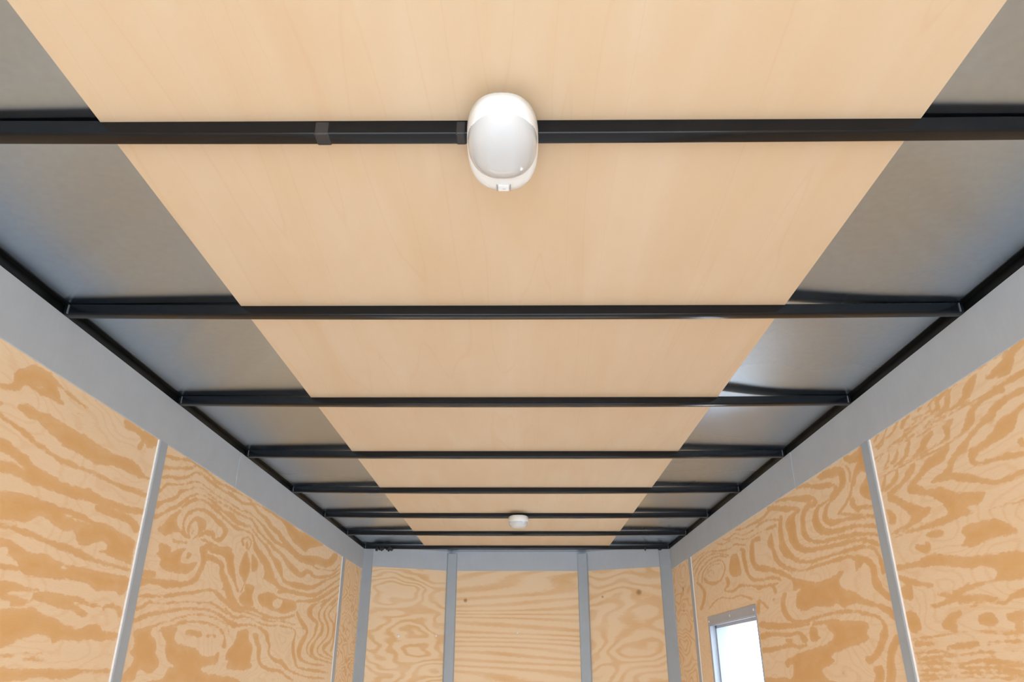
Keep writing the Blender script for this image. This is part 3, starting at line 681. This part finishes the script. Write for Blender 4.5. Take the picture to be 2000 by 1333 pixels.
# ---------------------------------------------------------------- grey trims
tn = [0]
def trim(o, label=None):
    tn[0] += 1; o.name = 'trim_%d' % tn[0]; o['kind'] = 'structure'
    if label: o['label'] = label
    return o
T = 0.004
trim(box('t', XL, XL + T, Y0, 2.655, Z_TRIM0, Z_TRIM1, M_TRIM, bev=.001), 'grey top trim board of the left wall, near length')
trim(box('t', XL, XL + T + .0012, 2.657, YC - .02, Z_TRIM0, Z_TRIM1, M_TRIM, bev=.0012), 'grey top trim board of the left wall, far length')
trim(box('t', XR - T, XR, Y0, 2.655, Z_TRIM0, Z_TRIM1, M_TRIM, bev=.001), 'grey top trim board of the right wall, near length')
trim(box('t', XR - T - .0012, XR, 2.657, YC - .02, Z_TRIM0, Z_TRIM1, M_TRIM, bev=.0012), 'grey top trim board of the right wall, far length')
for a, b, lab in (((-1.01, YC + .012), NL, 'grey top trim over the left angled nose panel'), (NL, NR, 'grey top trim over the middle nose panel'), (NR, (.98, YC + .012), 'grey top trim over the right angled nose panel')):
    bm = bmesh.new(); wall_seg(bm, a, b, -T, 0, H + .631, Z_SHEET)
    trim(link('t', bm, M_TRIM), lab)
def hat(x, side, y0, y1, lab):
    """flat seam cover strip with raised bevelled body"""
    xs = [0, .0035, .006, .006, .0035, 0]; yy = [y0, y0, y0 + .004, y1 - .004, y1, y1]
    prof = list(zip(xs, yy))
    o = trim(prism('t', prof, [((x, 0, .005), (side, 0, 0), (0, 1, 0)), ((x, 0, Z_TRIM0 - .0005), (side, 0, 0), (0, 1, 0))], M_STRIP), lab)
    a, b = sorted((x, x + side * .0045))
    box('edge_lip', a, b, y0 - .0035, y0, .005, Z_TRIM0 - .0005, M_LIP, o)['label'] = 'thin edge lip painted bright as a highlight'
hat(XL, 1, 2.043, 2.096, 'grey seam strip between the first two left wall panels')
hat(XL, 1, 4.455, 4.520, 'thin looking grey seam strip near the left front corner')
hat(XR, -1, 2.050, 2.103, 'grey seam strip between the first two right wall panels')
hat(XR, -1, 4.450, 4.512, 'thin looking grey seam strip near the right front corner')
# corner and nose posts
def post(pts, z1, lab):
    bm = bmesh.new()
    a = [bm.verts.new((x, y, .005)) for x, y in pts]; b = [bm.verts.new((x, y, z1)) for x, y in pts]
    bm.faces.new(a); bm.faces.new(b[::-1])
    for i in range(len(pts)):
        j = (i + 1) % len(pts); bm.faces.new((a[i], a[j], b[j], b[i]))
    return trim(link('t', bm, M_STRIP), lab)
post([(XL, 5.04), (XL + .008, 5.04), (-.985, 5.105), (-.985, 5.125), (XL, 5.11)], Z_SHEET, 'grey corner post at the left of the nose')
post([(XR, 5.04), (XR - .008, 5.04), (.944, 5.105), (.944, 5.125), (XR, 5.11)], Z_SHEET, 'grey corner post at the right of the nose')
post([(-.507, YN - .019), (-.497, YN - .030), (-.440, YN - .018), (-.434, YN), (-.507, YN)], H + .746, 'grey post between the left and middle nose panels')
post([(.412, YN), (.414, YN - .018), (.474, YN - .030), (.484, YN - .019), (.484, YN)], H + .746, 'grey post between the middle and right nose panels')

# ---------------------------------------------------------------- ceiling board, rails, bows
cb = box('ceiling_board', -.6315, .6026, Y0 + .05, 5.045, Z_PLY, Z_SHEET - .0004, M_CEIL)
tag(cb, 'long pale birch plywood board running down the middle of the ceiling', 'ceiling board')
def rail(x, side):
    bm = bmesh.new()
    a, b_ = sorted((x - side * .012, x + side * .002))
    bx(bm, a, b_, Y0 + .02, YC - .03, Z_TRIM1 + .0005, Z_SHEET - .0005, .002)
    a, b_ = sorted((x, x + side * .015))
    bx(bm, a, b_, Y0 + .02, YC - .03, Z_SHEET - .0028, Z_SHEET - .0004, .0006)
    return link('roof_rail', bm, M_RAIL)
rl = rail(XL, 1)
tag(rl, 'dark steel roof rail along the top of the left wall', 'roof rail')
rr = rail(XR, -1)
tag(rr, 'dark steel roof rail along the top of the right wall, window side', 'roof rail')

BOWS = [0.899, 1.515, 2.131, 2.735, 3.343, 3.942, 4.499, 5.058]
LAB = [
 'black steel roof bow nearest the camera, crossing behind the large white dome light',
 'second black roof bow, next beyond the one with the large dome light',
 'third black roof bow, beside the bright window reflection in the roof sheet',
 'fourth black roof bow from the camera, meeting the trim joints on both side walls',
 'fifth black roof bow from the camera, mid way along the ceiling',
 'sixth black roof bow, the one carrying the small distant dome light',
 'seventh black roof bow, just beyond the small distant dome light',
 'last black roof bow, against the grey trim of the nose']
def make_bow(y1, label):
    o = empty('roof_bow', (0, y1, Z_BOW), label, 'roof beam', 'black roof bows across the ceiling')
    wd, ht, r = .0254, .0250, .0042
    prof = [(-wd, ht), (0, ht)]
    for i in range(5):
        a = math.radians(90 * i / 4); prof.append((-r + r * math.cos(a), r - r * math.sin(a)))
    for i in range(5):
        a = math.radians(90 * i / 4); prof.append((-wd + r - r * math.sin(a), r - r * math.cos(a)))
    st_ = []
    for i in range(41):
        x = -1.034 + (2.037) * i / 40
        e = .0054 * (abs(x) / 1.02) ** 2
        st_.append(((x, 0, e), (0, 1, 0), (0, 0, 1)))
    b = prism('bow_tube', prof, st_, M_BOW, o)
    for p in b.data.polygons: p.use_smooth = True
    b.data.set_sharp_from_angle(angle=math.radians(50)) if hasattr(b.data, 'set_sharp_from_angle') else None
    for s, xx in ((-1, XL + .014), (1, XR - .014)):
        box('end_clip', xx - .0012, xx + .0012, -wd - .003, -wd + .002, .007, .028, M_CLIP, o)
    return o
bows = []
for y, lab in zip(BOWS, LAB):
    bows.append(make_bow(y, lab))
# wrapped tape patches on the nearest bow
for x0, x1 in ((-.306, -.283), (-.094, -.078)):
    bm = bmesh.new(); wd = .0254
    bx(bm, x0, x1, -wd - .0005, .0005, -.0005, .0248, .0030)
    link('tape_wrap', bm, M_TAPE, bows[0])['label'] = 'charcoal tape wrap'

# ---------------------------------------------------------------- dome lights
def superring(bm, cx, cy, ax, ayn, ayf, z, n=56, e=2.35):
    out = []
    for i in range(n):
        t = 2 * math.pi * i / n; c, s = math.cos(t), math.sin(t)
        x = ax * math.copysign(abs(c) ** (2 / e), c)
        ay = ayf if s > 0 else ayn
        y = ay * math.copysign(abs(s) ** (2 / e), s)
        out.append(bm.verts.new((cx + x, cy + y, z)))
    return out
def skin(bm, rings, cap_first=False, cap_last=True):
    for a, b in zip(rings, rings[1:]):
        n = len(a)
        for i in range(n): bm.faces.new((a[i], a[(i+1) % n], b[(i+1) % n], b[i]))
    if cap_first: bm.faces.new(rings[0][::-1])
    if cap_last: bm.faces.new(rings[-1])
def dome_light(loc, label, group):
    o = empty('dome_light', loc, label, 'ceiling light', group)
    bm = bmesh.new(); rings = []
    for s, z in ((1.0, 0), (1.0, -.012), (.998, -.019), (.985, -.0245), (.955, -.029), (.89, -.0325), (.76, -.0345), (.5, -.0355), (.2, -.036)):
        rings.append(superring(bm, 0, 0, .0530 * s, .098 * s, .093 * s, z, 56, 2.45))
    skin(bm, rings, True)
    h = link('housing', bm, M_WHITE, o, True)
    bm = bmesh.new(); rings = []
    n = 10
    for k in range(n):
        a = math.pi / 2 * k / n
        rings.append(superring(bm, 0, -.014, .0516 * math.cos(a) ** .7, .080 * math.cos(a) ** .7, .066 * math.cos(a) ** .7, -.020 - .036 * math.sin(a), 56, 2.3))
    skin(bm, rings, True)
    link('lens', bm, M_LENS, o, True)['label'] = 'frosted domed lens'
    sw = box('switch', -.0085, .0085, .066, .080, -.0375, -.028, M_WHITE, o, .001)
    sw['label'] = 'small white rocker switch'
    sw.matrix_parent_inverse = Matrix.Identity(4)
    for s in (-1, 1): box('slot', s * .0105 - .0006, s * .0105 + .0006, .065, .082, -.0362, -.028, M_SLOT, sw)
    box('slot', -.0015, .0035, .0735, .0742, -.0379, -.0374, M_SLOT, sw)
    return o
dome_light((-.023, .886, Z_BOW), 'large white oval dome light on the nearest roof bow, with frosted lens and switch', 'dome lights')
dome_light((-.0025, 3.93, Z_BOW), 'small looking distant dome light hanging from the sixth roof bow', 'dome lights')

# ---------------------------------------------------------------- sealant at the ends of the last bow
def lump(x, y, z, sx, sy, sz, lab):
    bm = bmesh.new(); bmesh.ops.create_icosphere(bm, subdivisions=3, radius=1)
    for v in bm.verts:
        k = 1 + .28 * math.sin(v.co.x * 7 + x * 40) * math.cos(v.co.z * 6 + y) + random.uniform(-.16, .16)
        v.co = Vector((v.co.x * sx * k, v.co.y * sy * k, v.co.z * sz * k))
    o = link('sealant_lump', bm, M_SEAL, None, True, (x, y, z))
    tag(o, lab, 'sealant', 'sealant lumps along the last roof bow')
lump(-.945, 5.022, Z_BOW + .004, .010, .006, .018, 'thin black sealant drip on the last roof bow, closest to the left corner post')
lump(-.915, 5.022, Z_BOW + .002, .020, .008, .013, 'black sealant lump on the last roof bow, middle of the three at its left end')
lump(-.860, 5.022, Z_BOW + .003, .024, .008, .016, 'widest black sealant lump at the left end of the last roof bow')
lump(.838, 5.022, Z_BOW + .000, .006, .006, .010, 'tiny black sealant drip on the right of the last roof bow, nearer the plywood')
lump(.935, 5.022, Z_BOW + .002, .012, .006, .008, 'small black sealant blob on the last roof bow beside the right corner post')

# ---------------------------------------------------------------- window in the right wall
y0, y1, z0, z1 = WIN
OY0, OY1, OZ0, OZ1 = 3.322, 4.187, z0 - .05, H + .256
win = bpy.data.objects.new('window_1', None); COL.objects.link(win); win.location = (XR, (y0 + y1) / 2, z0); st(win)
win['label'] = 'window with grey aluminium frame in the right wall'
def wbox(name, a, b, c, d, e, f, mat, bev=0, parent=win):
    o = box(name, a, b, c, d, e, f, mat, None, bev); o.parent = parent
    o.matrix_parent_inverse = Matrix.Translation(-win.location) if parent == win else Matrix.Identity(4)
    return o
bm = bmesh.new(); t = .003
bx(bm, XR - t, XR, OY0, OY1, z1, OZ1, .0008)               # head flange
bx(bm, XR - t, XR, OY0, OY1, OZ0, z0, .0008)               # sill flange
bx(bm, XR - t, XR, y1, OY1, z0, z1, .0008)                 # far flange
bx(bm, XR - t, XR, OY0, y0, z0, z1, .0008)                 # near flange
bx(bm, XR, XR + .085, y0, y1, z1 - .004, z1)               # reveal, head
bx(bm, XR, XR + .085, y0, y1, z0, z0 + .004)
bx(bm, XR - .004, XR + .085, y1 - .004, y1, z0, z1)
bx(bm, XR, XR + .085, y0, y0 + .004, z0, z1)
bx(bm, XR - .012, XR, y1 - .006, y1 + .014, z0, z1 - .004, .002)  # raised bead on the far jamb
bx(bm, XR + .018, XR + .030, y0, y1, z1 - .018, z1 - .004)
bx(bm, XR + .018, XR + .030, y1 - .020, y1 - .004, z0, z1 - .004)
bx(bm, XR + .018, XR + .030, y0 + .004, y0 + .010, z0, z1 - .004)
bx(bm, XR + .018, XR + .030, y0, y1, z0 + .004, z0 + .020)
fr_ = link('window_frame', bm, M_FRAME); fr_.parent = win; fr_.matrix_parent_inverse = Matrix.Translation(-win.location)
for (yy, zz_) in ((3.352, H+.236), (3.74, H+.236), (4.160, H+.232), (4.160, H+.130), (4.160, H+.02), (4.160, H-.10)):
    screw(fr_, XR - .003, yy, zz_, .006, (1, 0, 0))
mg, ntg, bgd = new_mat('window_glass')
tr = N(ntg, 'ShaderNodeBsdfTransparent'); gl = N(ntg, 'ShaderNodeBsdfGlossy'); mx = N(ntg, 'ShaderNodeMixShader')
tr.inputs[0].default_value = (.97, .98, .98, 1); gl.inputs['Roughness'].default_value = .02; mx.inputs[0].default_value = .05
ntg.links.new(tr.outputs[0], mx.inputs[1]); ntg.links.new(gl.outputs[0], mx.inputs[2])
ntg.links.new(mx.outputs[0], ntg.nodes['Material Output'].inputs['Surface'])
wbox('pane', XR + .022, XR + .026, y0 + .006, y1 - .006, z0 + .006, z1 - .006, mg)
